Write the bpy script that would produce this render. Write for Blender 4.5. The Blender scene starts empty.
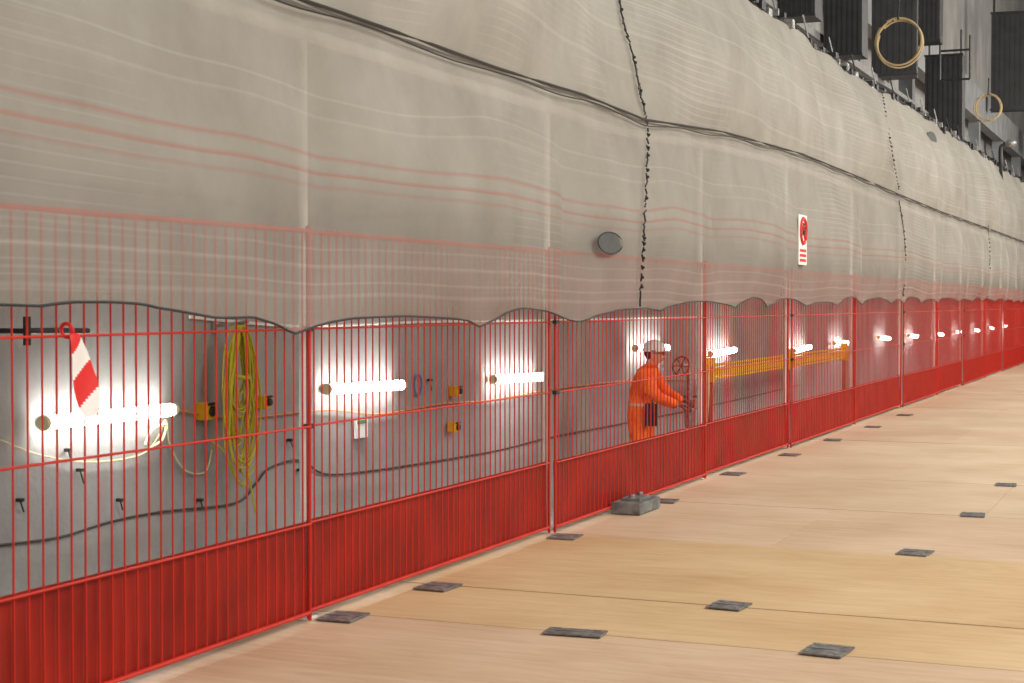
import bpy, bmesh, math, random
from mathutils import Vector, Matrix, Euler
random.seed(7)
S=bpy.context.scene
try:
    S.view_settings.view_transform='Standard'; S.view_settings.look='None'
except Exception as e: print(e)

# ---------------------------------------------------------------- camera
F=1600.0; CAMZ=1.64
TH=math.atan(678/F); AL=math.atan(37.5/F)
cd=bpy.data.cameras.new('camera'); cam=bpy.data.objects.new('camera',cd); S.collection.objects.link(cam)
cd.sensor_width=36; cd.lens=F*36/1024; cd.clip_end=300
cd.dof.use_dof=True; cd.dof.focus_distance=16.0; cd.dof.aperture_fstop=6.3
cam.location=(0,0,CAMZ); cam.rotation_euler=(math.pi/2-AL,0,TH)
S.camera=cam
RM=Euler((math.pi/2-AL,0,TH)).to_matrix()
def ray(px,py):
    return RM@Vector(((px-512)/F,-(py-341.5)/F,-1))
def P(px,py,D,off=0):          # world point standing on the vertical plane X=-D
    d=ray(px,py); k=-D/d.x
    v=Vector((0,0,CAMZ))+d*k; v.x+=off; return v
def G(px,py,z=0):
    d=ray(px,py); k=(z-CAMZ)/d.z
    return Vector((0,0,CAMZ))+d*k
DF=4.175; DN=4.10; DW=6.2; LOW=-0.53

# ---------------------------------------------------------------- materials
def lin(c):
    c=c/255.0
    return c/12.92 if c<=0.04045 else ((c+0.055)/1.055)**2.4
def rgb(r,g,b): return (lin(r),lin(g),lin(b),1)
def mat(name,col,rough=0.6,metal=0.0,noise=0.0,nscale=8.0,bump=0.0,spec=0.5,emit=0,alpha=None):
    m=bpy.data.materials.new(name); m.use_nodes=True
    nt=m.node_tree; b=nt.nodes['Principled BSDF']
    b.inputs['Base Color'].default_value=col; b.inputs['Roughness'].default_value=rough
    b.inputs['Metallic'].default_value=metal; b.inputs['Specular IOR Level'].default_value=spec
    if emit:
        b.inputs['Emission Color'].default_value=col; b.inputs['Emission Strength'].default_value=emit
    if noise>0 or bump>0:
        tc=nt.nodes.new('ShaderNodeTexCoord'); n=nt.nodes.new('ShaderNodeTexNoise')
        n.inputs['Scale'].default_value=nscale; n.inputs['Detail'].default_value=6
        nt.links.new(tc.outputs['Object'],n.inputs['Vector'])
        if noise>0:
            r=nt.nodes.new('ShaderNodeValToRGB')
            r.color_ramp.elements[0].position=0.3; r.color_ramp.elements[1].position=0.7
            r.color_ramp.elements[0].color=[c*(1-noise) for c in col[:3]]+[1]
            r.color_ramp.elements[1].color=[min(1,c*(1+noise)) for c in col[:3]]+[1]
            nt.links.new(n.outputs['Fac'],r.inputs['Fac']); nt.links.new(r.outputs['Color'],b.inputs['Base Color'])
        if bump>0:
            bp=nt.nodes.new('ShaderNodeBump'); bp.inputs['Strength'].default_value=bump; bp.inputs['Distance'].default_value=0.02
            nt.links.new(n.outputs['Fac'],bp.inputs['Height']); nt.links.new(bp.outputs['Normal'],b.inputs['Normal'])
    return m
def N(nt,t,**kw):
    n=nt.nodes.new(t)
    for k,v in kw.items(): setattr(n,k,v)
    return n
def M(nt,op,a,b=None,c=None,clamp=False):
    n=nt.nodes.new('ShaderNodeMath'); n.operation=op; n.use_clamp=clamp
    for i,v in enumerate((a,b,c)):
        if v is None: continue
        if isinstance(v,(int,float)): n.inputs[i].default_value=v
        else: nt.links.new(v,n.inputs[i])
    return n.outputs[0]

m_red=mat('red_paint',rgb(188,38,22),0.5,noise=0.15,nscale=5,spec=.3)
m_redsheet=mat('red_sheet',rgb(140,25,13),0.5,noise=0.25,nscale=3.0,bump=0.12,spec=.3)
m_black=mat('black_plastic',(0.012,0.012,0.013,1),0.5,noise=0.3)
m_cab=mat('charcoal_casing',(0.022,0.023,0.026,1),0.5,noise=0.3)
m_dark=mat('dark_steel',(0.03,0.03,0.032,1),0.45,0.4,noise=0.3)
m_steel=mat('galvanised_steel',(0.33,0.33,0.33,1),0.42,0.7,noise=0.35,nscale=30)
m_plate=mat('worn_steel_plate',(0.19,0.19,0.19,1),0.45,0.3,noise=0.55,nscale=25)
m_pole=mat('white_tube',(0.74,0.73,0.69,1),0.5,noise=0.08)
m_conc=mat('grey_concrete_block',(0.24,0.24,0.235,1),0.9,noise=0.3,nscale=12,bump=0.4)
m_foot=mat('dark_cast_foot',(0.15,0.155,0.15,1),0.7,noise=0.45,nscale=14,bump=0.4)
m_yel=mat('yellow_paint',rgb(228,175,20),0.5,noise=0.1)
m_ycab=mat('yellow_cable',rgb(190,172,35),0.5,noise=0.15)
m_ocab=mat('orange_cable',rgb(200,135,80),0.5,noise=0.1)
m_wcab=mat('white_cable',rgb(210,195,155),0.5,noise=0.1)
m_bcab=mat('black_cable',(0.02,0.02,0.02,1),0.5,noise=0.1)
m_white=mat('white_plastic',(0.8,0.8,0.78,1),0.4,noise=0.04)
m_signred=mat('sign_red',rgb(200,30,35),0.5,noise=0.05)
m_tape_w=mat('tape_white',(0.85,0.83,0.82,1),0.5,noise=0.05)
m_tape_r=mat('tape_red',rgb(215,25,25),0.5,noise=0.05)
m_tube=mat('lamp_diffuser',(1.0,0.97,0.94,1),0.5,emit=25)
m_beam=mat('pale_concrete_beam',(0.24,0.25,0.26,1),0.85,noise=0.2,nscale=2)
m_brown=mat('rusty_brown',rgb(120,70,40),0.7,noise=0.3)
m_beige=mat('beige_rope',rgb(185,165,125),0.7,noise=0.15)

def wall_mat():
    m=bpy.data.materials.new('concrete_wall'); m.use_nodes=True; nt=m.node_tree; b=nt.nodes['Principled BSDF']
    tc=N(nt,'ShaderNodeTexCoord'); n=N(nt,'ShaderNodeTexNoise'); n.inputs['Scale'].default_value=0.9; n.inputs['Detail'].default_value=9; n.inputs['Roughness'].default_value=0.68
    mp=N(nt,'ShaderNodeMapping'); mp.inputs['Scale'].default_value=(1,1,0.6)
    nt.links.new(tc.outputs['Object'],mp.inputs[0]); nt.links.new(mp.outputs[0],n.inputs['Vector'])
    r=N(nt,'ShaderNodeValToRGB'); e=r.color_ramp.elements
    e[0].position=0.3; e[0].color=(0.21,0.208,0.205,1); e[1].position=0.70; e[1].color=(0.40,0.395,0.385,1)
    nt.links.new(n.outputs['Fac'],r.inputs['Fac']); nt.links.new(r.outputs['Color'],b.inputs['Base Color'])
    n2=N(nt,'ShaderNodeTexNoise'); n2.inputs['Scale'].default_value=25; nt.links.new(tc.outputs['Object'],n2.inputs['Vector'])
    bp=N(nt,'ShaderNodeBump'); bp.inputs['Strength'].default_value=0.3; bp.inputs['Distance'].default_value=0.02
    nt.links.new(n2.outputs['Fac'],bp.inputs['Height']); nt.links.new(bp.outputs['Normal'],b.inputs['Normal'])
    b.inputs['Roughness'].default_value=0.85
    return m
m_wall=wall_mat()

def ply_mat():
    m=bpy.data.materials.new('plywood'); m.use_nodes=True; nt=m.node_tree; b=nt.nodes['Principled BSDF']
    tc=N(nt,'ShaderNodeTexCoord'); at=N(nt,'ShaderNodeAttribute',attribute_name='tone')
    sp=N(nt,'ShaderNodeSeparateXYZ'); nt.links.new(tc.outputs['Object'],sp.inputs[0])
    sx=M(nt,'MULTIPLY',sp.outputs[0],0.5); sy=M(nt,'MULTIPLY',sp.outputs[1],2.2)
    sz=M(nt,'MULTIPLY',at.outputs['Fac'],37.0)
    cb=N(nt,'ShaderNodeCombineXYZ'); nt.links.new(sx,cb.inputs[0]); nt.links.new(sy,cb.inputs[1]); nt.links.new(sz,cb.inputs[2])
    n=N(nt,'ShaderNodeTexNoise'); n.inputs['Scale'].default_value=1.2; n.inputs['Detail'].default_value=4; n.inputs['Distortion'].default_value=1.2
    nt.links.new(cb.outputs[0],n.inputs['Vector'])
    w=M(nt,'SINE',M(nt,'MULTIPLY',n.outputs['Fac'],44.0))
    fine=N(nt,'ShaderNodeTexNoise'); fine.inputs['Scale'].default_value=7; fine.inputs['Detail'].default_value=8
    cb2=N(nt,'ShaderNodeCombineXYZ'); nt.links.new(M(nt,'MULTIPLY',sp.outputs[0],0.3),cb2.inputs[0]); nt.links.new(M(nt,'MULTIPLY',sp.outputs[1],4.0),cb2.inputs[1]); nt.links.new(sz,cb2.inputs[2])
    nt.links.new(cb2.outputs[0],fine.inputs['Vector'])
    big=N(nt,'ShaderNodeTexNoise'); big.inputs['Scale'].default_value=0.9; big.inputs['Detail'].default_value=7
    nt.links.new(tc.outputs['Object'],big.inputs['Vector'])
    v=M(nt,'ADD',M(nt,'MULTIPLY',w,0.022),M(nt,'MULTIPLY',fine.outputs['Fac'],0.34))
    v=M(nt,'ADD',v,M(nt,'MULTIPLY',big.outputs['Fac'],0.48))
    r=N(nt,'ShaderNodeValToRGB'); e=r.color_ramp.elements
    e[0].position=0.22; e[0].color=rgb(192,164,132); e[1].position=0.58; e[1].color=rgb(228,210,186)
    nt.links.new(v,r.inputs['Fac'])
    r2=N(nt,'ShaderNodeValToRGB'); e=r2.color_ramp.elements
    e[0].position=0.0; e[0].color=(0.95,0.85,0.66,1); e[1].position=1; e[1].color=(1.0,0.985,0.955,1)
    x=e.new(0.5); x.color=(0.92,0.83,0.78,1)
    nt.links.new(at.outputs['Fac'],r2.inputs['Fac'])
    mx=N(nt,'ShaderNodeMix',data_type='RGBA',blend_type='MULTIPLY'); mx.inputs[0].default_value=1
    nt.links.new(r.outputs[0],mx.inputs[6]); nt.links.new(r2.outputs[0],mx.inputs[7])
    sc=N(nt,'ShaderNodeTexNoise'); sc.inputs['Scale'].default_value=5; sc.inputs['Detail'].default_value=10; sc.inputs['Roughness'].default_value=.75; nt.links.new(tc.outputs['Object'],sc.inputs['Vector'])
    sr=N(nt,'ShaderNodeValToRGB'); sr.color_ramp.elements[0].position=.30; sr.color_ramp.elements[0].color=(.75,.72,.7,1); sr.color_ramp.elements[1].position=.40; sr.color_ramp.elements[1].color=(1,1,1,1)
    nt.links.new(sc.outputs['Fac'],sr.inputs['Fac'])
    my=N(nt,'ShaderNodeMix',data_type='RGBA',blend_type='MULTIPLY'); my.inputs[0].default_value=.5
    nt.links.new(mx.outputs[2],my.inputs[6]); nt.links.new(sr.outputs[0],my.inputs[7])
    nt.links.new(my.outputs[2],b.inputs['Base Color']); b.inputs['Roughness'].default_value=0.5; b.inputs['Specular IOR Level'].default_value=0.35
    return m
m_ply=ply_mat()

def net_mat(name,z0,z1,white,pink,opac,lowop=None):
    m=bpy.data.materials.new(name); m.use_nodes=True; nt=m.node_tree; nt.nodes.remove(nt.nodes['Principled BSDF'])
    out=nt.nodes['Material Output']; tc=N(nt,'ShaderNodeTexCoord'); sp=N(nt,'ShaderNodeSeparateXYZ'); nt.links.new(tc.outputs['Object'],sp.inputs[0])
    cb=N(nt,'ShaderNodeCombineXYZ'); nt.links.new(M(nt,'MULTIPLY',sp.outputs[1],0.3),cb.inputs[0]); nt.links.new(M(nt,'MULTIPLY',sp.outputs[2],0.5),cb.inputs[1])
    nz=N(nt,'ShaderNodeTexNoise'); nz.inputs['Scale'].default_value=1.0; nz.inputs['Detail'].default_value=1.5; nt.links.new(cb.outputs[0],nz.inputs['Vector'])
    zz=M(nt,'ADD',sp.outputs[2],M(nt,'MULTIPLY',M(nt,'SUBTRACT',nz.outputs['Fac'],0.5),0.34))
    fac=M(nt,'DIVIDE',M(nt,'SUBTRACT',zz,z0),z1-z0)
    def ramp(lines):
        r=N(nt,'ShaderNodeValToRGB'); cr=r.color_ramp; cr.elements[0].color=(0,0,0,1); cr.elements[1].color=(0,0,0,1)
        for (z,w,v) in lines:
            for dz,val in ((-w,0),(0,v),(w,0)):
                e=cr.elements.new((z+dz-z0)/(z1-z0)); e.color=(val,val,val,1)
        nt.links.new(fac,r.inputs['Fac']); return r.outputs[0]
    wl=ramp(white); pl=ramp(pink)
    nm=N(nt,'ShaderNodeTexNoise'); nm.inputs['Scale'].default_value=0.55; nm.inputs['Detail'].default_value=2; nt.links.new(tc.outputs['Object'],nm.inputs['Vector'])
    mask=M(nt,'MULTIPLY',M(nt,'SUBTRACT',nm.outputs['Fac'],0.44),4,clamp=True)
    fl=M(nt,'SINE',M(nt,'MULTIPLY',zz,2*math.pi*17)); fl=M(nt,'POWER',M(nt,'MAXIMUM',fl,0.0),8.0)
    fl=M(nt,'MULTIPLY',M(nt,'MULTIPLY',fl,mask),0.24)
    wsum=M(nt,'ADD',M(nt,'MULTIPLY',wl,0.7),fl,clamp=True)
    big=N(nt,'ShaderNodeTexNoise'); big.inputs['Scale'].default_value=1.3; big.inputs['Detail'].default_value=9; big.inputs['Roughness'].default_value=0.65; nt.links.new(tc.outputs['Object'],big.inputs['Vector'])
    base=N(nt,'ShaderNodeValToRGB'); e=base.color_ramp.elements; e[0].position=0.32; e[0].color=(0.40,0.38,0.335,1); e[1].position=0.72; e[1].color=(0.53,0.51,0.465,1)
    nt.links.new(big.outputs['Fac'],base.inputs['Fac'])
    m1=N(nt,'ShaderNodeMix',data_type='RGBA'); nt.links.new(wsum,m1.inputs[0]); nt.links.new(base.outputs[0],m1.inputs[6]); m1.inputs[7].default_value=(0.88,0.86,0.81,1)
    m2=N(nt,'ShaderNodeMix',data_type='RGBA'); nt.links.new(pl,m2.inputs[0]); nt.links.new(m1.outputs[2],m2.inputs[6]); m2.inputs[7].default_value=rgb(198,98,86)
    col=m2.outputs[2]
    df=N(nt,'ShaderNodeBsdfDiffuse'); tl=N(nt,'ShaderNodeBsdfTranslucent'); tr=N(nt,'ShaderNodeBsdfTransparent')
    nt.links.new(col,df.inputs[0]); nt.links.new(col,tl.inputs[0])
    s1=N(nt,'ShaderNodeMixShader'); s1.inputs[0].default_value=0.32; nt.links.new(df.outputs[0],s1.inputs[1]); nt.links.new(tl.outputs[0],s1.inputs[2])
    op=opac
    if lowop:
        f=M(nt,'MULTIPLY',M(nt,'SUBTRACT',sp.outputs[2],2.02),3.0,clamp=True)
        op=M(nt,'ADD',M(nt,'MULTIPLY',f,opac-lowop),lowop)
    s2=N(nt,'ShaderNodeMixShader'); nt.links.new(M(nt,'ADD',M(nt,'MULTIPLY',wsum,0.2),op,clamp=True),s2.inputs[0]); nt.links.new(tr.outputs[0],s2.inputs[1]); nt.links.new(s1.outputs[0],s2.inputs[2])
    nt.links.new(s2.outputs[0],out.inputs[0])
    return m
m_netlow=net_mat('debris_netting_lower',1.2,3.9,
   [(1.68,.010,.5),(1.75,.008,.4),(1.84,.010,.5),(1.93,.008,.35),(2.62,.008,.3),(2.74,.008,.2)],
   [(2.24,.012,.35),(2.31,.013,.6),(2.40,.014,.45)],0.74,0.46)
m_netup=net_mat('debris_netting_upper',2.9,6.0,
   [(3.5,.010,.35),(3.85,.010,.35),(4.1,.010,.3),(4.35,.010,.3),(4.6,.010,.3)],[],0.86)

# ---------------------------------------------------------------- mesh builder
class MB:
    def __init__(s): s.v=[]; s.f=[]; s.m=[]
    def box(s,c,size,mi=0,rot=None):
        b=len(s.v); hx,hy,hz=[a/2 for a in size]
        for x,y,z in ((-1,-1,-1),(1,-1,-1),(1,1,-1),(-1,1,-1),(-1,-1,1),(1,-1,1),(1,1,1),(-1,1,1)):
            p=Vector((x*hx,y*hy,z*hz))
            if rot: p=rot@p
            s.v.append(p+Vector(c))
        for q in ((0,3,2,1),(4,5,6,7),(0,1,5,4),(1,2,6,5),(2,3,7,6),(3,0,4,7)):
            s.f.append([b+i for i in q]); s.m.append(mi)
    def ring(s,p,u,w,r,n):
        b=len(s.v)
        for i in range(n):
            a=2*math.pi*i/n; s.v.append(Vector(p)+u*math.cos(a)*r+w*math.sin(a)*r)
        return b
    def tube(s,pts,r,n=8,mi=0,closed=False,r2=None):
        pts=[Vector(p) for p in pts]; L=len(pts); rings=[]; prev=None
        for i,p in enumerate(pts):
            if closed: d=pts[(i+1)%L]-pts[i-1]
            else: d=pts[min(i+1,L-1)]-pts[max(i-1,0)]
            if d.length<1e-9: d=Vector((0,0,1))
            d.normalize()
            if prev is None:
                a=Vector((0,0,1)) if abs(d.z)<0.9 else Vector((1,0,0)); u=d.cross(a).normalized()
            else:
                u=(prev-d*prev.dot(d)); 
                if u.length<1e-6: u=d.cross(Vector((0,0,1)))
                u.normalize()
            prev=u; w=d.cross(u)
            rr=r if r2 is None else r+(r2-r)*i/(L-1)
            rings.append(s.ring(p,u,w,rr,n))
        K=L if closed else L-1
        for i in range(K):
            a=rings[i]; b=rings[(i+1)%L]
            for j in range(n):
                s.f.append([a+j,a+(j+1)%n,b+(j+1)%n,b+j]); s.m.append(mi)
        if not closed:
            s.f.append([rings[0]+j for j in range(n)][::-1]); s.m.append(mi)
            s.f.append([rings[-1]+j for j in range(n)]); s.m.append(mi)
    def cyl(s,a,b,r,n=12,mi=0,r2=None): s.tube([a,b],r,n,mi,r2=r2)
    def torus(s,c,nrm,R,r,mi=0,seg=28,n=8,sq=1.0):
        nrm=Vector(nrm).normalized(); a=Vector((0,0,1)) if abs(nrm.z)<0.9 else Vector((1,0,0))
        u=nrm.cross(a).normalized(); w=nrm.cross(u)
        s.tube([Vector(c)+u*math.cos(2*math.pi*i/seg)*R*sq+w*math.sin(2*math.pi*i/seg)*R for i in range(seg)],r,n,mi,closed=True)
    def sphere(s,c,rad,mi=0,nu=16,nv=10,fn=None):
        b=len(s.v); c=Vector(c)
        if isinstance(rad,(int,float)): rad=(rad,)*3
        for j in range(nv+1):
            ph=math.pi*j/nv
            for i in range(nu):
                a=2*math.pi*i/nu
                p=Vector((math.sin(ph)*math.cos(a),math.sin(ph)*math.sin(a),math.cos(ph)))
                p=Vector((p.x*rad[0],p.y*rad[1],p.z*rad[2]))
                if fn: p=fn(p)
                s.v.append(c+p)
        for j in range(nv):
            for i in range(nu):
                s.f.append([b+j*nu+i,b+(j+1)*nu+i,b+(j+1)*nu+(i+1)%nu,b+j*nu+(i+1)%nu]); s.m.append(mi)
    def obj(s,name,mats,smooth=True,parent=None,bevel=0,loc=(0,0,0)):
        me=bpy.data.meshes.new(name); me.from_pydata([tuple(v) for v in s.v],[],s.f); 
        for mm in mats: me.materials.append(mm)
        for i,p in enumerate(me.polygons): p.material_index=s.m[i]
        bm=bmesh.new(); bm.from_mesh(me); bmesh.ops.remove_doubles(bm,verts=bm.verts,dist=1e-6); bmesh.ops.recalc_face_normals(bm,faces=bm.faces); bm.to_mesh(me); bm.free()
        if smooth:
            me.polygons.foreach_set('use_smooth',[True]*len(me.polygons)); 
            try: me.set_sharp_from_angle(angle=math.radians(40))
            except Exception: pass
        o=bpy.data.objects.new(name,me); S.collection.objects.link(o); o.location=loc
        if parent: o.parent=parent
        if bevel:
            md=o.modifiers.new('bevel','BEVEL'); md.width=bevel; md.segments=2; md.limit_method='ANGLE'
        return o
def inst(src,loc,scale=(1,1,1),rot=(0,0,0)):
    o=bpy.data.objects.new(src.name.split('.')[0],src.data); S.collection.objects.link(o)
    o.location=loc; o.scale=scale; o.rotation_euler=rot
    for md in src.modifiers:
        n=o.modifiers.new(md.name,md.type)
        if md.type=='BEVEL': n.width=md.width; n.segments=md.segments; n.limit_method='ANGLE'
    return o
def smooth_path(pts,sub=8):
    pts=[Vector(p) for p in pts]; out=[]
    for i in range(len(pts)-1):
        p0=pts[max(i-1,0)];p1=pts[i];p2=pts[i+1];p3=pts[min(i+2,len(pts)-1)]
        for k in range(sub):
            t=k/sub
            out.append(0.5*((2*p1)+(p2-p0)*t+(2*p0-5*p1+4*p2-p3)*t*t+(3*p1-p0-3*p2+p3)*t**3))
    out.append(pts[-1]); return out
def interp(tab,x):
    if x<=tab[0][0]: return tab[0][1]
    for (a,va),(b,vb) in zip(tab,tab[1:]):
        if x<=b: return va+(vb-va)*(x-a)/(b-a)
    return tab[-1][1]

# ---------------------------------------------------------------- room
Y0,Y1=-4,68
mb=MB(); mb.box((-DW-0.15,(Y0+Y1)/2,8.7),(0.3,Y1-Y0,18.5)); mb.obj('wall_left',[m_wall],False)
mb=MB(); mb.box((-3,Y1+0.15,8.7),(20,0.3,18.5)); mb.obj('wall_back',[m_wall],False)
mb=MB(); mb.box((-5.25,(Y0+Y1)/2,LOW-0.1),(1.9,Y1-Y0,0.2)); mb.obj('floor_lower_walkway',[m_wall],False)
# plywood deck made of separate boards
seams=[-4,-1.2,1.0,3.1,5.25,6.35,7.45,8.42,10.6,12.75,15.05,17.25,19.3]
while seams[-1]<66: seams.append(seams[-1]+2.2)
me=bpy.data.meshes.new('floor'); bm=bmesh.new(); tl=bm.faces.layers.float.new('tone')
tones=[.5,.8,.3,.6,.55,.5,.45,.05,.0,.75,.9,1.0,.95,.8,1.0]
for i in range(len(seams)-1):
    a,b=seams[i]+.005,seams[i+1]-.005
    if seams[i]<9.5: xs=[-4.32,0.6,7.0]
    else: xs=[-4.32,-1.45 if i%2 else -2.6,1.0,7.0]
    t0=(tones[i+1] if i+1<len(tones) else random.uniform(.6,1))
    for j in range(len(xs)-1):
        tone=min(1,max(0,t0+random.uniform(-.09,.09)))
        r=bmesh.ops.create_cube(bm,size=1)
        dz=random.uniform(-.003,.003)
        for v in r['verts']:
            v.co.x=(xs[j]+.002) if v.co.x<0 else (xs[j+1]-.002)
            v.co.y=a if v.co.y<0 else b
            v.co.z=(-.022 if v.co.z<0 else 0)+dz
        for f in {f for v in r['verts'] for f in v.link_faces}: f[tl]=tone
bm.to_mesh(me); bm.free(); me.materials.append(m_ply)
o=bpy.data.objects.new('floor',me); S.collection.objects.link(o)
mb=MB(); mb.box((1.34,(Y0+Y1)/2,-0.33),(11.32,Y1-Y0,0.6)); mb.obj('floor_base_slab',[m_conc],False)

# steel joint plates
mb=MB(); mb.box((0,0,.004),(.2,.24,.008))
for sx in (-.07,.07):
    for sy in (-.08,.08): mb.cyl((sx,sy,.007),(sx,sy,.012),.014,8,1)
mb.box((0,0,.0095),(.2,.012,.004),1)
pl=mb.obj('floor_joint_plate',[m_plate,m_steel],False); 
first=True
for (px,py,sc,ss) in [(343,617,1,1),(438,587,1,1),(565,537,1,1),(665,501,1,1),(733,474,1,1),(790,455,1,1),(833,440,1,1),(873,427,1,1),(905,415,1,1),(827,651,1,1),(915,553,1,1),(973,515,.9,.9),(1006,485,.9,.9),(729,606,.95,.9),(575,633,1.5,.6)]:
    g=G(px,py,0.004)
    if first: pl.location=g; pl.rotation_euler[2]=.05; first=False
    else: inst(pl,g,(sc,ss,1),(0,0,random.uniform(-.12,.12)))

# ---------------------------------------------------------------- fence panels
L=3.68
mb=MB()
nb=42
for i in range(1,nb):
    y=L*i/nb; mb.cyl((0,y,.04),(0,y,2.0),.0045,6)
for z in (.5,1.0,1.5,):
    mb.cyl((.010,0.02,z),(.010,L-.02,z),.0062,6)
for z in (.04,2.0): mb.cyl((0,.02,z),(0,L-.02,z),.012,8)
for y in (.02,L-.02): mb.cyl((0,y,.0),(0,y,2.03),.010,10)
b=len(mb.v); nx=48
for i in range(nx+1):
    y=.03+(L-.06)*i/nx
    for j in range(5):
        mb.v.append(Vector((-.016+.004*math.sin(y*9+j),y,.03+.48*j/4)))
for i in range(nx):
    for j in range(4):
        a=b+i*5+j; mb.f.append([a,a+5,a+6,a+1]); mb.m.append(1)
for z in (1.0,1.5): 
    mb.box((.015,.0,z),(.03,.06,.025),2)
pan=mb.obj('fence_panel',[m_red,m_redsheet,m_dark],True)
edges=[-0.2,3.5,7.16,10.57,14.45,17.9,21.7,25.6,29.35,32.9]
while edges[-1]<64: edges.append(edges[-1]+3.7)
for i in range(len(edges)-1):
    sc=(edges[i+1]-edges[i])/L
    if i==0: pan.location=(-DF,edges[0],.012); pan.scale=(1,sc,1)
    else: inst(pan,(-DF+(.02 if i%2 else -.01),edges[i],.012),(1,sc,1))
# cast foot
mb=MB(); mb.box((0,0,.045),(.24,.52,.09)); mb.box((0,0,.10),(.15,.26,.03)); mb.cyl((0,-.1,.10),(0,-.1,.14),.025,10,1); mb.cyl((0,.1,.10),(0,.1,.14),.025,10,1)
ft=mb.obj('fence_foot_block',[m_foot,m_steel],False,bevel=.02)
g=G(634,505,0); ft.location=(-4.03,g.y-.35,0.003)

# ---------------------------------------------------------------- scaffold posts & rail behind netting
rope_px=[(120,-62),(290,2),(380,32),(500,74),(580,98),(640,122),(720,134),(800,156),(860,180),(900,197),(940,213),(1000,234),(1024,243),(1060,256)]
ropetab=[(P(x,y,DN).y,P(x,y,DN).z) for x,y in rope_px]
mb=MB()
for e in edges[1:]:
    zt=interp(ropetab,e)-.03
    mb.cyl((-4.24,e+.07,0.0),(-4.24,e+.07,zt),.024,10); mb.box((-4.24,e+.07,.006),(.09,.11,.012))
rail=[( -4.235,t,interp(ropetab,t)-.09) for t in [i*1.0 for i in range(0,66)]]
mb.tube(rail,.036,10)
mb.obj('scaffold_tube_frame',[m_pole])

# ---------------------------------------------------------------- netting
low_px=[(-40,304),(0,305),(30,306),(60,302),(100,302),(135,304),(150,308),(185,314),(210,318),(245,317),(275,324),(292,334),(305,329),(330,322),(350,318),(400,316),(440,318),(462,321),(474,327),(484,321),(500,313),(515,308),(545,311),(575,322),(590,317),(612,310),(640,308),(655,311)]
lowtab=[(P(x,y,DN).y,P(x,y,DN).z) for x,y in low_px]
tend=lowtab[-1][0]
def hsh(i): return (math.sin(i*12.9898)*43758.5453)%1
knots=[tend]
while knots[-1]<64: knots.append(knots[-1]+1.1+1.5*hsh(len(knots)))
def zlow(t):
    if t<=tend: return interp(lowtab,t)
    z0=lowtab[-1][1]
    for i,(a,b) in enumerate(zip(knots,knots[1:])):
        if a<=t<b:
            fr=(t-a)/(b-a); base=z0+min(.10,.005*(t-tend))
            return base+(.04+.07*hsh(i+9))*math.sin(math.pi*fr)**.7
    return 1.65
def post_u(t):
    for a,b in zip(edges,edges[1:]):
        if a<=t<b: return (t-a)/(b-a)
    return 0
def netx(t,v):
    u=post_u(t); k=sum(1 for e in edges if e<=t)
    b=(math.sin(math.pi*u)**.6 if 0<u<1 else 0)*(.08+.12*hsh(k))*math.sin(math.pi*min(1,max(0,v))**.8)
    b+=.05*math.sin(math.pi*u)*(1-v) 
    b+=.014*math.sin(t*5.3+v*7)*(.4+v*(1-v)*2)+.009*math.sin(t*11+v*3)*(1-v)
    return -DN+max(0,b)
def netp(t,v,off=0):
    zl=zlow(t); zt=interp(ropetab,t)
    return Vector((netx(t,v)+off,t,zl+(zt-zl)*v))
top_px=[(660,-50),(735,0),(770,18),(800,38),(835,66),(868,88),(900,104),(930,124),(960,143),(990,163),(1020,182),(1040,196)]
DT=4.42
toptab=[(P(x,y,DT).y,P(x,y,DT).z) for x,y in top_px]
def upp(t,v,off=0):
    zl=interp(ropetab,t); zt=interp(toptab,t)+.06*abs(math.sin(t*1.4))
    b=.16*math.sin(math.pi*v)*(.6+.5*math.sin(t*.9))+.06*math.sin(t*1.4+1)*math.sin(math.pi*v)+.015*math.sin(t*4+v*5)
    x=-DN-(DT-DN)*v**1.5+b+.02
    return Vector((x+off,t,zl+(zt-zl)*v))
def grid(name,fn,mats,t0,t1,dt,nv):
    me=bpy.data.meshes.new(name); vs=[];fs=[]; n=int((t1-t0)/dt)
    for i in range(n+1):
        t=t0+(t1-t0)*i/n
        for j in range(nv+1): vs.append(tuple(fn(t,j/nv)))
    for i in range(n):
        for j in range(nv):
            a=i*(nv+1)+j; fs.append((a,a+nv+1,a+nv+2,a+1))
    me.from_pydata(vs,[],fs); me.materials.append(mats)
    me.polygons.foreach_set('use_smooth',[True]*len(fs))
    o=bpy.data.objects.new(name,me); S.collection.objects.link(o); return o
grid('debris_netting_lower',netp,m_netlow,1.5,62,.06,30)
grid('debris_netting_upper',upp,m_netup,1.5,62,.1,26)

mb=MB()
mb.tube([netp(1.5+i*.07,0,.004) for i in range(int(60/.07))],.0065,6)
mb.obj('netting_hem_cord',[m_black])
mb=MB()
mb.tube([netp(1.5+i*.15,1,.03)+Vector((0,0,.02)) for i in range(int(60/.15))],.010,6)
mb.tube([netp(1.5+i*.15,1,.03)+Vector((.01,0,-.02+.012*math.sin(i*.5))) for i in range(int(60/.15))],.005,6)
mb.obj('netting_support_rope',[m_black])
def lacing(pxs,n,zig=.02):
    mb=MB(); pts=smooth_path(pxs,6)
    total=len(pts)-1
    for i in range(n):
        f=total*(i+.5)/n; k=int(f); p=pts[k].lerp(pts[min(k+1,total)],f-k); k2=min(k+1,total)
        d=(pts[k2]-pts[k]); d=d.normalized() if d.length>0 else Vector((0,0,1))
        h=.014+.026*random.random()
        side=Vector((0,zig*random.uniform(-1,1),0))
        mb.cyl(p-d*h+side,p+d*h-side,.0075,6)
        if random.random()<.35: mb.sphere(p+Vector((.01,0,0)),.013,0,8,6)
    mb.obj('netting_lacing_seam',[m_black])
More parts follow.
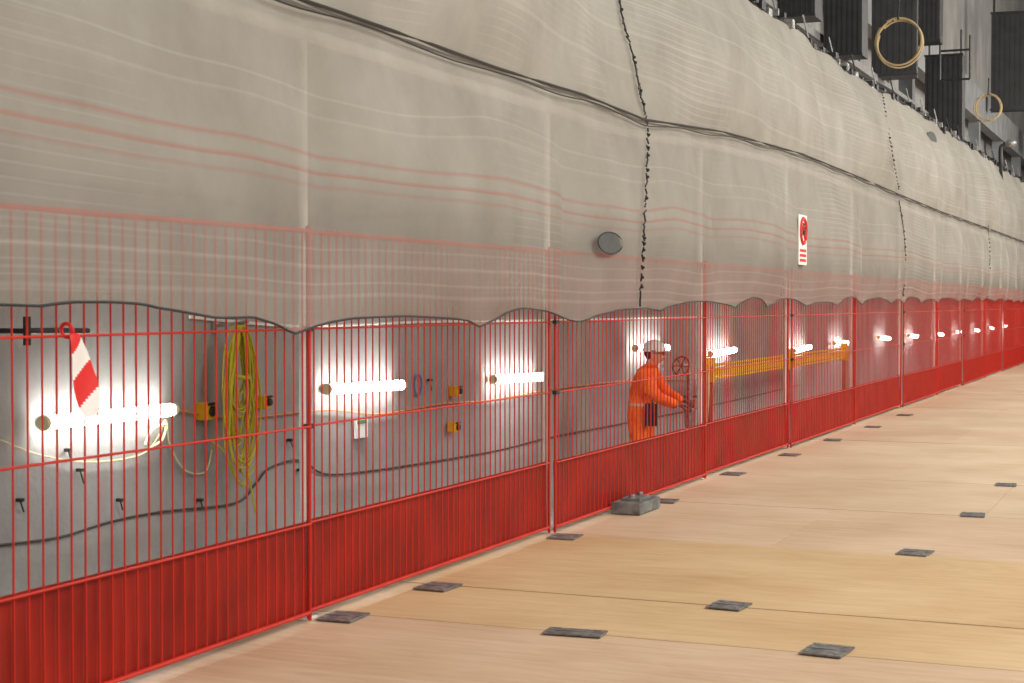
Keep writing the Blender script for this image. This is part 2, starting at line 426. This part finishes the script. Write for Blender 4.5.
def on_net(px,py):
    D=DN
    for _ in range(6):
        p=P(px,py,D); zl=zlow(p.y); zt=interp(ropetab,p.y)
        if p.z<=zt: x=netx(p.y,(p.z-zl)/(zt-zl))
        else:
            v=(p.z-zt)/max(.1,(interp(toptab,p.y)-zt)); x=upp(p.y,min(1,v)).x
        D=-x
    return P(px,py,D-.025)
lacing([on_net(*q) for q in [(617,-20),(622,15),(634,60),(641,95),(648,125)]],30,.03)
lacing([on_net(*q) for q in [(648,128),(647,170),(645,215),(643,250),(640,305)]],26,.03)
lacing([on_net(*q) for q in [(882,92),(890,140),(899,190)]],26,.05)
lacing([on_net(*q) for q in [(899,200),(905,245),(903,296)]],26,.05)
lacing([on_net(*q) for q in [(988,225),(990,262),(987,300)]],20,.06)

m_vent=mat('vent_grey',(0.07,0.075,0.075,1),.8,noise=.2)
def vent(px,py,ry,rz):
    c=on_net(px,py); mb=MB()
    b=len(mb.v); n=28
    ring=[Vector((c.x+.004,c.y+ry*math.cos(2*math.pi*i/n),c.z+rz*math.sin(2*math.pi*i/n))) for i in range(n)]
    mb.v+=ring; mb.f.append(list(range(b,b+n))); mb.m.append(0)
    mb.tube(ring,.005,6,1,closed=True)
    mb.obj('netting_vent_opening',[m_vent,m_dark])
vent(610,243,.27,.08); vent(932,138,.5,.1)
# prohibition sign
c=on_net(798,240); c.x+=.05; mb=MB()
mb.box(c,(.012,.40,.56),0)
mb.torus(c+Vector((.010,0,.10)),(1,0,0),.14,.02,1,sq=1)
mb.tube([c+Vector((.012,-.1,.2)),c+Vector((.012,.1,0))],.018,6,1)
mb.cyl(c+Vector((.008,0,.06)),c+Vector((.008,0,.15)),.025,8,2); mb.sphere(c+Vector((.008,0,.17)),.022,2,8,6)
for k in range(3): mb.box(c+Vector((.008,0,-.12-.055*k)),(.004,.3,.03),1)
mb.obj('prohibition_sign',[m_white,m_signred,m_black],False)

# ---------------------------------------------------------------- tube lights on the wall
def lamp(tl_):
    mb=MB()
    mb.cyl((0,-tl_/2,0),(0,tl_/2,0),.042,14,0)
    for s in (-1,1):
        mb.cyl((0,s*tl_/2,0),(0,s*(tl_/2+.03),0),.044,14,1)
        mb.box((-.04,s*tl_*.33,.0),(.06,.03,.1),1)
    mb.box((-.06,0,0),(.03,tl_*.96,.05),1)
    return mb
lampo=lamp(1.24).obj('fluorescent_tube_light',[m_tube,mat('lamp_endcap',(.85,.78,.5,1),.5,noise=.1)])
lp=[(112,416),(366,387),(519,378),(652,348),(723,352),(802,349),(841,343),(884,338),(913,336),(939,334),(958,332),(976,330),(991,328),(1005,326)]
for i,(x,y) in enumerate(lp):
    p=P(x,y,DW-.1)
    if i==0: lampo.location=p; lampo.rotation_euler=(.0,0,0)
    else: inst(lampo,p,(1,1,1),(-.02 if i<4 else random.uniform(-.05,.03),0,0))
inst(lampo,(-DW+.1,P(111,417,DW-.1).y-2.9,.95))

# ---------------------------------------------------------------- cables and wall fittings
def cable(name,pxs,D,r,m,sub=8,jit=0):
    mb=MB(); pts=[P(x,y,D) for x,y in pxs]
    mb.tube(smooth_path(pts,sub),r,6); return mb.obj(name,[m])
cable('black_wall_cable',[(-60,553),(0,545),(60,537),(110,522),(160,512),(235,503),(255,485),(270,468),(300,460),(325,474),(370,471),(430,462),(500,450),(552,437),(620,424),(700,408),(800,385)],DW-.025,.008,m_bcab)
cable('orange_wall_cable',[(178,410),(240,418),(325,410),(380,414),(440,404),(490,400),(560,388),(640,380),(705,378),(790,365)],DW-.03,.008,m_ocab)
cable('white_wall_cable',[(0,440),(40,455),(90,462),(140,455),(158,437),(166,420),(170,445),(185,470),(205,472),(212,450)],DW-.03,.006,m_wcab)
cable('white_lamp_flex',[(145,445),(152,430),(165,425),(162,440),(150,448)],DW-.05,.009,m_wcab)
cable('grey_wall_conduit',[(190,317),(300,326),(420,322),(560,320),(700,317)],DW-.02,.012,m_pole)
# yellow cable coil
mb=MB(); top=P(236,326,DW-.18)
for i in range(22):
    w=random.uniform(.06,.18); h=random.uniform(.45,.95) if i<17 else random.uniform(.95,1.15)
    ox=random.uniform(-.06,.05); dx=random.uniform(0,.08); ph=random.uniform(0,6); pts=[]
    for k in range(36):
        a=2*math.pi*k/36; 
        y=math.sin(a)*w*(.5+.5*(1-math.cos(a))/2)*1.4; z=-h*(1-math.cos(a))/2
        pts.append(top+Vector((dx+.01*math.sin(a*3+ph),ox+y+.04*math.sin(z*6+ph)*(-z),z+random.uniform(0,.004))))
    mb.tube(pts,.0065,6,closed=True)
mb.tube(smooth_path([top+Vector((.05,.03,-.5)),top+Vector((.06,.07,-.9)),top+Vector((.05,-.0,-1.1)),top+Vector((.05,-.22,-.85)),top+Vector((.05,-.4,-.75))],8),.0065,6)
mb.tube(smooth_path([top+Vector((.05,.02,-.9)),top+Vector((.06,.1,-1.15)),top+Vector((.05,.16,-1.3))],8),.0065,6)
mb.cyl(top+Vector((-.165,0,0)),top+Vector((.1,0,.03)),.01,8,1)
mb.box(top+Vector((-.162,0,0)),(.016,.06,.1),1)
mb.tube([top+Vector((.0,-.12,-.33)),top+Vector((.1,0,-.36)),top+Vector((.0,.12,-.32))],.016,8,0)
mb.obj('yellow_cable_coil',[m_ycab,m_steel])
mb=MB(); mb.box((0,0,0),(.09,.12,.12),0); mb.cyl((.04,0,0),(.07,0,0),.035,14,1); mb.box((.05,0,.05),(.03,.1,.02),1)
bx=mb.obj('yellow_socket_box',[m_yel,m_black],False,bevel=.01)
for i,(x,y) in enumerate([(206,411),(263,402),(453,427),(455,391)]):
    p=P(x,y,DW-.05)
    if i==0: bx.location=p
    else: inst(bx,p,(1,.8,.8))
p=P(361,428,DW-.02); mb=MB(); mb.box(p,(.02,.2,.16),0); mb.box(p+Vector((.012,0,.05)),(.004,.16,.03),1); mb.obj('wall_notice',[m_white,mat('notice_green',rgb(60,120,80),.6,noise=.1)],False)
p=P(418,385,DW-.02); mb=MB(); mb.torus(p,(1,0,0),.09,.008,0,sq=.8); mb.obj('blue_wall_mark',[mat('blue_mark',rgb(100,120,160),.7,noise=.1)])
mb=MB(); a=P(27,331,DW-.25); b=P(88,331,DW-.25); mb.cyl(a,b,.018,8); mb.box((a+Vector((-.0,0,0))),(.03,.03,.16)); mb.cyl(a,a+Vector((-.25,0,0)),.015,8); mb.cyl(b,b+Vector((-.25,0,0)),.015,8)
mb.obj('wall_pipe_bracket',[m_dark])
mb=MB()
for q in [(68,450),(80,470),(120,500),(20,500),(290,440),(300,470),(200,500),(430,380)]:
    p=P(q[0],q[1],DW-.03); mb.cyl(p,p+Vector((0,random.uniform(.02,.05),-random.uniform(.04,.10))),.005,6); mb.box(p,(.04,.03,.02))
mb.obj('wall_fixings',[m_dark])

# hazard tape tied to the fence
mb=MB(); pts=[(73,333,7),(76,342,14),(80,354,20),(83,366,22),(86,380,22),(88,394,20),(89,408,16),(91,418,12)]
ptsW=[(P(x,y,DF-.07),w*.0064) for x,y,w in pts]
sm=[];
for i in range(len(ptsW)-1):
    for k in range(6):
        t=k/6; sm.append((ptsW[i][0].lerp(ptsW[i+1][0],t),ptsW[i][1]*(1-t)+ptsW[i+1][1]*t))
b=len(mb.v); NJ=8
for i,(p,w) in enumerate(sm):
    for j in range(NJ+1):
        s=(j/NJ-.5)*w; mb.v.append(p+Vector((.012*math.sin(i*.16+j*.3),s,.10*s)))
for i in range(len(sm)-1):
    for j in range(NJ):
        a=b+i*(NJ+1)+j; mb.f.append([a,a+1,a+NJ+2,a+NJ+1]); mb.m.append(1 if ((i+j*1.0+1)//12)%2==0 else 0)
mb.torus(ptsW[0][0]+Vector((-.03,0,.01)),(0,1,0.2),.028,.008,1)
mb.obj('hazard_tape_strip',[m_tape_w,m_tape_r])

# ---------------------------------------------------------------- yellow barrier rail
A=P(706,373,5.5); B=P(846,371,5.5); B.x=A.x
mb=MB(); zc=A.z
for y0,y1 in ((A.y,A.y+(B.y-A.y)*.47),(A.y+(B.y-A.y)*.53,B.y)):
    mb.box((A.x,(y0+y1)/2,zc),(.06,y1-y0,.10),0)
    mb.cyl((A.x,y0,zc+.085),(A.x,y1,zc+.085),.018,8); mb.cyl((A.x,y0,zc-.085),(A.x,y1,zc-.085),.018,8)
    for y in (y0,y1): mb.box((A.x,y,zc),(.09,.05,.22),0)
for f in (0.02,.5,.98):
    y=A.y+(B.y-A.y)*f
    mb.box((A.x,y,zc+.03),(.1,.14,.30),0)
    mb.cyl((A.x,y,LOW),(A.x,y,zc),.03,10,1); mb.box((A.x,y,LOW+.012),(.3,.3,.024),1)
mb.cyl((A.x,A.y+(B.y-A.y)*.47,zc),(A.x,A.y+(B.y-A.y)*.53,zc),.03,8)
mb.obj('yellow_barrier_rail',[m_yel,m_brown])

# valve stand that the worker is operating
VP_=P(690,395,5.0); gx,gy=VP_.x,VP_.y
mb=MB(); 
mb.cyl((gx,gy,LOW),(gx,gy,P(690,372,5.0).z),.035,12,0); mb.cyl((gx,gy,LOW),(gx,gy,LOW+.03),.14,16,0)
mb.cyl((gx,gy,.3),(gx,gy,.5),.06,14,0); mb.cyl((gx,gy,.56),(gx,gy,.6),.06,12,1)
w=P(681,366,5.0); mb.torus(w,(-.2,-.9,.2),.10,.011,1)
for k in range(3):
    a=k*math.pi/3; u=Vector((.95,-.2,0)).normalized(); mb.cyl(w+u*math.cos(a)*.10+Vector((0,0,1))*math.sin(a)*.10,w-u*math.cos(a)*.10-Vector((0,0,1))*math.sin(a)*.10,.007,6,1)
mb.cyl(w,Vector((gx,gy,w.z)),.02,8,0)
hp=P(687,397,5.0)
mb.cyl((gx-.1,gy-.05,hp.z),(gx+.12,gy+.05,hp.z),.014,8,2)
mb.tube(smooth_path([(gx+.1,gy+.1,w.z+.1),(gx+.16,gy+.12,w.z-.2),(gx+.14,gy+.1,.2),(gx+.1,gy+.1,LOW)],8),.025,8,3)
mb.obj('valve_stand',[m_steel,m_brown,m_dark,m_beige])

# ---------------------------------------------------------------- worker
W=bpy.data.objects.new('construction_worker',None); S.collection.objects.link(W)
base=P(640,430,5.42); W.location=(base.x,base.y,LOW); W.rotation_euler=(0,0,math.radians(2))
def worker_mat():
    m=bpy.data.materials.new('orange_hi_vis'); m.use_nodes=True; nt=m.node_tree; b=nt.nodes['Principled BSDF']
    tc=N(nt,'ShaderNodeTexCoord'); sp=N(nt,'ShaderNodeSeparateXYZ'); nt.links.new(tc.outputs['Object'],sp.inputs[0])
    n=N(nt,'ShaderNodeTexNoise'); n.inputs['Scale'].default_value=9; n.inputs['Detail'].default_value=4; nt.links.new(tc.outputs['Object'],n.inputs['Vector'])
    z=sp.outputs[2]
    tot=None
    for zc_,w_ in ((1.10,.014),(.62,.02),(.38,.02)):
        s=M(nt,'LESS_THAN',M(nt,'ABSOLUTE',M(nt,'SUBTRACT',z,zc_)),w_)
        if zc_>1: s=M(nt,'MULTIPLY',s,M(nt,'LESS_THAN',sp.outputs[0],.2))
        tot=s if tot is None else M(nt,'ADD',tot,s,clamp=True)
    r=N(nt,'ShaderNodeValToRGB'); e=r.color_ramp.elements; e[0].position=.3; e[0].color=rgb(240,78,15); e[1].position=.7; e[1].color=rgb(255,118,40)
    nt.links.new(n.outputs['Fac'],r.inputs['Fac'])
    mx=N(nt,'ShaderNodeMix',data_type='RGBA'); nt.links.new(tot,mx.inputs[0]); nt.links.new(r.outputs[0],mx.inputs[6]); mx.inputs[7].default_value=(.55,.42,.32,1)
    nt.links.new(mx.outputs[2],b.inputs['Base Color']); b.inputs['Roughness'].default_value=.8
    bp=N(nt,'ShaderNodeBump'); bp.inputs['Strength'].default_value=.7; bp.inputs['Distance'].default_value=.04; nt.links.new(n.outputs['Fac'],bp.inputs['Height']); nt.links.new(bp.outputs['Normal'],b.inputs['Normal'])
    return m
m_or=worker_mat(); m_skin=mat('skin',rgb(220,165,138),.55,noise=.08); m_glove=mat('work_glove',rgb(75,62,55),.8,noise=.2)
m_hair=mat('hair',rgb(70,50,35),.8,noise=.2); m_boot=mat('boot_leather',rgb(60,45,35),.7,noise=.2)
m_lens=mat('glasses_lens',(.05,.05,.06,1),.15); m_lip=mat('lips',rgb(170,95,85),.5,noise=.05); m_eye=mat('eye_white',(.8,.8,.8,1),.3,noise=.02)
def skin(name,V,E,R,m,root=0,sub=2):
    me=bpy.data.meshes.new(name); me.from_pydata(V,E,[]); o=bpy.data.objects.new(name,me); S.collection.objects.link(o); o.parent=W
    md=o.modifiers.new('skin','SKIN'); md.use_smooth_shade=True
    for i,sv in enumerate(me.skin_vertices[0].data):
        r=R[i]; sv.radius=(r,r) if isinstance(r,(int,float)) else r; sv.use_root=(i==root)
    sm_=o.modifiers.new('sub','SUBSURF'); sm_.levels=sub; sm_.render_levels=sub
    me.materials.append(m); return o
V=[(0,0,.96),(.015,0,1.10),(.04,0,1.24),(.07,0,1.38),(.095,0,1.47),(.115,0,1.53),
   (.0,.10,.88),(.05,.115,.50),(-.02,.125,.12),
   (.0,-.10,.88),(.07,-.115,.50),(.02,-.125,.12),
   (.075,.185,1.42),(.24,.215,1.20),(.44,.10,1.135),
   (.075,-.185,1.42),(.24,-.225,1.19),(.46,-.13,1.10)]
E=[(0,1),(1,2),(2,3),(3,4),(4,5),(0,6),(6,7),(7,8),(0,9),(9,10),(10,11),(3,12),(12,13),(13,14),(3,15),(15,16),(16,17)]
R=[(.18,.15),(.175,.15),(.18,.155),(.18,.15),(.10,.09),.062, .125,.09,.075, .125,.09,.075, .095,.072,.05, .095,.072,.05]
skin('coverall_body',V,E,R,m_or)
def hand(name,wr,dr,side,m):
    wr=Vector(wr); d=Vector(dr).normalized(); up=Vector((0,0,1)); s=d.cross(up).normalized()*side; n=up
    V=[wr,wr+d*.035,wr+d*.07]; E=[(0,1),(1,2)]; R=[(.026,.02),(.034,.018),(.036,.016)]
    for i,(o_,l) in enumerate(((-.03,.062),(-.01,.072),(.01,.068),(.03,.052))):
        b0=wr+d*.085+s*o_; i0=len(V)
        V+=[b0,b0+d*l*.5-n*.012,b0+d*l*.7-n*.04,b0+d*l*.45-n*.058]; E+=[(2,i0),(i0,i0+1),(i0+1,i0+2),(i0+2,i0+3)]; R+=[.011,.010,.009,.008]
    i0=len(V); t0=wr+d*.03-s*.035
    V+=[t0,t0+d*.03-s*.018-n*.02,t0+d*.055-s*.005-n*.045]; E+=[(1,i0),(i0,i0+1),(i0+1,i0+2)]; R+=[.013,.011,.009]
    skin(name,[tuple(v) for v in V],E,R,m,0,1)
hand('hand_left',(.44,.10,1.135),(.95,-.3,-.1),1,m_glove)
hand('hand_right',(.46,-.13,1.10),(.97,.15,-.1),-1,m_glove)
# head
HC=Vector((.16,0,1.635)); hm=MB()
def hf(p):
    z=p.z/.118; x=p.x; y=p.y
    if z<0: f=1-.22*(-z)**1.4; x=x*f+.012*(-z); y*=1-.30*(-z)**1.5
    if x>.05 and abs(y)<.03 and -.45<z<.15: x+=.018*(1-abs(y)/.03)*(1-abs(z+.2)/.35 if abs(z+.2)<.35 else 0)
    if x>.05 and .1<z<.25: x-=.004
    return Vector((x,y,p.z))
hm.sphere(HC,(.098,.077,.118),0,32,24,hf)
hm.tube([HC+Vector((.088,0,.02)),HC+Vector((.108,0,-.015)),HC+Vector((.116,0,-.03)),HC+Vector((.098,0,-.042))],.009,8,0)
for s in (-1,1):
    hm.sphere(HC+Vector((-.005,s*.077,-.01)),(.02,.010,.032),0,12,8)
    hm.sphere(HC+Vector((.086,s*.030,.008)),(.012,.014,.009),3,10,6); hm.sphere(HC+Vector((.095,s*.030,.008)),(.005,.006,.006),4,8,6)
    hm.torus(HC+Vector((.104,s*.033,.008)),(1,0,0),.02,.0025,4,16,5)
    hm.cyl(HC+Vector((.10,s*.05,.012)),HC+Vector((0,s*.084,.012)),.003,6,4)
hm.tube([HC+Vector((.086,-.024,-.063)),HC+Vector((.094,0,-.062)),HC+Vector((.086,.024,-.063))],.006,6,2)
hm.cyl(HC+Vector((-.03,0,-.06)),HC+Vector((-.055,0,-.16)),.055,16,0)
hm.sphere(HC+Vector((-.026,0,.018)),(.084,.080,.095),1,24,16)
ho=hm.obj('head',[m_skin,m_hair,m_lip,m_eye,m_lens],parent=W)
he=MB()
def dome(p): 
    return Vector((p.x,p.y,max(p.z,0)))
he.sphere(HC+Vector((-.005,0,.038)),(.128,.108,.115),0,28,18,dome)
b=len(he.v); n=28; inner=[];outer=[]
for i in range(n):
    a=2*math.pi*i/n; k=.05*max(0,math.cos(a))**2+.012
    inner.append(HC+Vector((-.005+.124*math.cos(a),.105*math.sin(a),.042))); outer.append(HC+Vector((-.005+(.128+k)*math.cos(a),(.108+.012)*math.sin(a),.033)))
he.v+=inner+outer
for i in range(n):
    j=(i+1)%n; he.f.append([b+i,b+j,b+n+j,b+n+i]); he.m.append(0)
he.tube(outer,.004,6,0,closed=True)
for y in (-.03,0,.03): he.tube([HC+Vector((-.005+.126*math.cos(a),y,.038+.113*math.sin(a)*(1-abs(y)*1.3))) for a in [math.pi*k/14 for k in range(2,13)]],.005,6,0)
he.box(HC+Vector((.02,-.113,.03)),(.05,.02,.03),1)
he.obj('hard_hat',[m_white,m_steel],parent=W)
cm=MB(); cm.torus((.108,0,1.505),(-.3,0,1),.072,.022,0,sq=1.05); cm.obj('collar',[m_or],parent=W)
cm=MB(); cm.box((.18,-.19,1.0),(.12,.08,.24),0); cm.cyl((.19,-.19,1.1),(.19,-.19,1.2),.008,8,0); cm.box((.17,-.235,1.0),(.07,.01,.13),1); cm.tube(smooth_path([(.13,-.16,1.12),(.17,-.22,1.1),(.2,-.16,1.12)],5),.01,6,0)
cm.obj('radio_pouch',[m_black,m_dark],parent=W,bevel=.012)
for s in (-1,1):
    x0=-.02 if s>0 else .02
    bt=MB(); 
    def bf(p):
        q=p.copy()
        if q.z<-.045: q.z=-.045
        if q.x>0: q.z*= 1-.25*q.x/.17
        return q
    bt.sphere((x0+.055,s*.125,.05),(.155,.055,.075),0,20,14,bf); bt.cyl((x0-.02,s*.125,.05),(x0-.01,s*.125,.2),.058,14,0); bt.box((x0+.05,s*.125,.012),(.28,.095,.024),1)
    bt.obj('boot_left' if s>0 else 'boot_right',[m_boot,m_black],parent=W)

# ---------------------------------------------------------------- steelwork above the netting
mb=MB()
ts=[10+i*.5 for i in range(100)]
mb.tube([(-DT-.02,t,interp(toptab,t)+.05) for t in ts],.03,6)
mb.tube([(-DT-.18,t,interp(toptab,t)+.22) for t in ts],.045,6)
for i in range(150):
    t=12+i*.32+random.uniform(-.1,.1); z=interp(toptab,t)
    mb.box((-DT-.02+random.uniform(-.05,.06),t,z+.05+random.uniform(-.03,.06)),(random.uniform(.04,.12),random.uniform(.05,.18),random.uniform(.05,.14)),random.choice([0,0,0,1]))
    if i%5==0: mb.cyl((-DT,t,z+.02),(-DT-.1,t+.05,z+.4),.012,6,random.choice([0,1]))
mb.obj('netting_top_rail_with_clamps',[m_dark,m_steel])
mb=MB(); mb.box((-5.75,(10+Y1)/2,7.35),(.3,Y1-10,.9),0); 
for t in range(12,66,6): mb.box((-5.8,t,5.9),(.3,.35,9*.36),0)
mb.obj('trim_concrete_beam',[m_beam],False)
mb=MB(); mb.box((-5.6,39,5.65),(.9,56,.12)); mb.obj('trim_ledge',[m_conc],False)
mb=MB(); mb.box((0,0,0),(.42,.30,1.0),0)
for k in range(7): mb.box((-.17+k*.057,-.155,0),(.014,.012,.92),1)
mb.box((0,-.16,.49),(.44,.03,.02),1); mb.box((0,-.16,-.49),(.44,.03,.02),1)
for sx in (-.18,.18): mb.cyl((sx,0,.5),(sx,0,.8),.012,8,1)
cab=mb.obj('black_louvred_cabinet',[m_cab,m_dark],False)
def place(px,py,D,hpx,wpx,rz=0,first=False):
    p=P(px,py,D); s=F/((p-Vector((0,0,CAMZ))).dot(RM@Vector((0,0,-1))))
    sc=(wpx/s/.42*.95,1.6,hpx/s)
    if first: cab.location=p; cab.scale=sc
    else: inst(cab,p,sc,(0,0,rz))
place(846,12,4.8,92,40,0,True)
for a in [(895,28,4.9,100,46,.1),(945,98,4.85,84,38,0),(1010,62,4.95,98,38,.1),(925,2,5.0,84,34,0),(1040,110,4.9,80,26,0),(800,-20,4.9,80,40,0)]: place(*a)
mb=MB(); c=P(955,65,4.5)
for dx in (-.3,.3): mb.cyl((c.x+dx,c.y,c.z-.3),(c.x+dx,c.y,c.z+.6),.025,6)
for dz in (-.3,.3): mb.cyl((c.x-.3,c.y,c.z+dz),(c.x+.3,c.y,c.z+dz),.025,6)
mb.obj('steel_hanging_frame',[m_dark])
for (x,y,r) in [(898,42,.36),(988,108,.30)]:
    mb=MB(); c=P(x,y,4.35)
    for k in range(4): 
        rr=r*random.uniform(.9,1.04); o_=c+Vector((random.uniform(-.03,.03),.03*k,random.uniform(-.03,.03)))
        a0=110+k*15
        mb.tube(smooth_path([o_+Vector((math.cos(a)*rr,0,math.sin(a)*rr*1.05)) for a in [math.radians(a0+q*20) for q in range(18)]],3),.014,6)
    mb.cyl(c+Vector((0,0,r)),c+Vector((0,.1,r+.4)),.015,6,1)
    mb.obj('hanging_cable_loop',[m_beige,m_dark])
mb=MB(); a=P(1002,186,4.3); b_=P(1000,152,4.3); mb.tube(smooth_path([a,b_,b_+Vector((.08,0,.18)),b_+Vector((.2,0,.2))],5),.04,8,0); mb.sphere(b_+Vector((.26,-.05,.2)),(.14,.1,.1),1,12,8); mb.obj('bent_pole_floodlight',[m_dark,m_steel])

# ---------------------------------------------------------------- lights
def area(loc,tgt,sx,sy,e,col):  # unseen area lamps, added on the camera side to brighten netting and deck
    l=bpy.data.lights.new('unseen_area_light','AREA'); l.shape='RECTANGLE'; l.size=sx; l.size_y=sy; l.energy=e; l.color=col
    o=bpy.data.objects.new('unseen_area_light',l); S.collection.objects.link(o); o.location=loc
    o.rotation_euler=(Vector(tgt)-Vector(loc)).to_track_quat('-Z','Y').to_euler()
for y,e in ((-2,560),(8,710),(18,840),(28,860),(38,860),(50,820)):
    area((3.9,y,7.0),(-4.0,y+2,2.0),2.5,5,e,(1,.94,.85))
w=bpy.data.worlds.new('world'); S.world=w; w.use_nodes=True; w.node_tree.nodes['Background'].inputs[0].default_value=(1,.96,.90,1); w.node_tree.nodes['Background'].inputs[1].default_value=.27
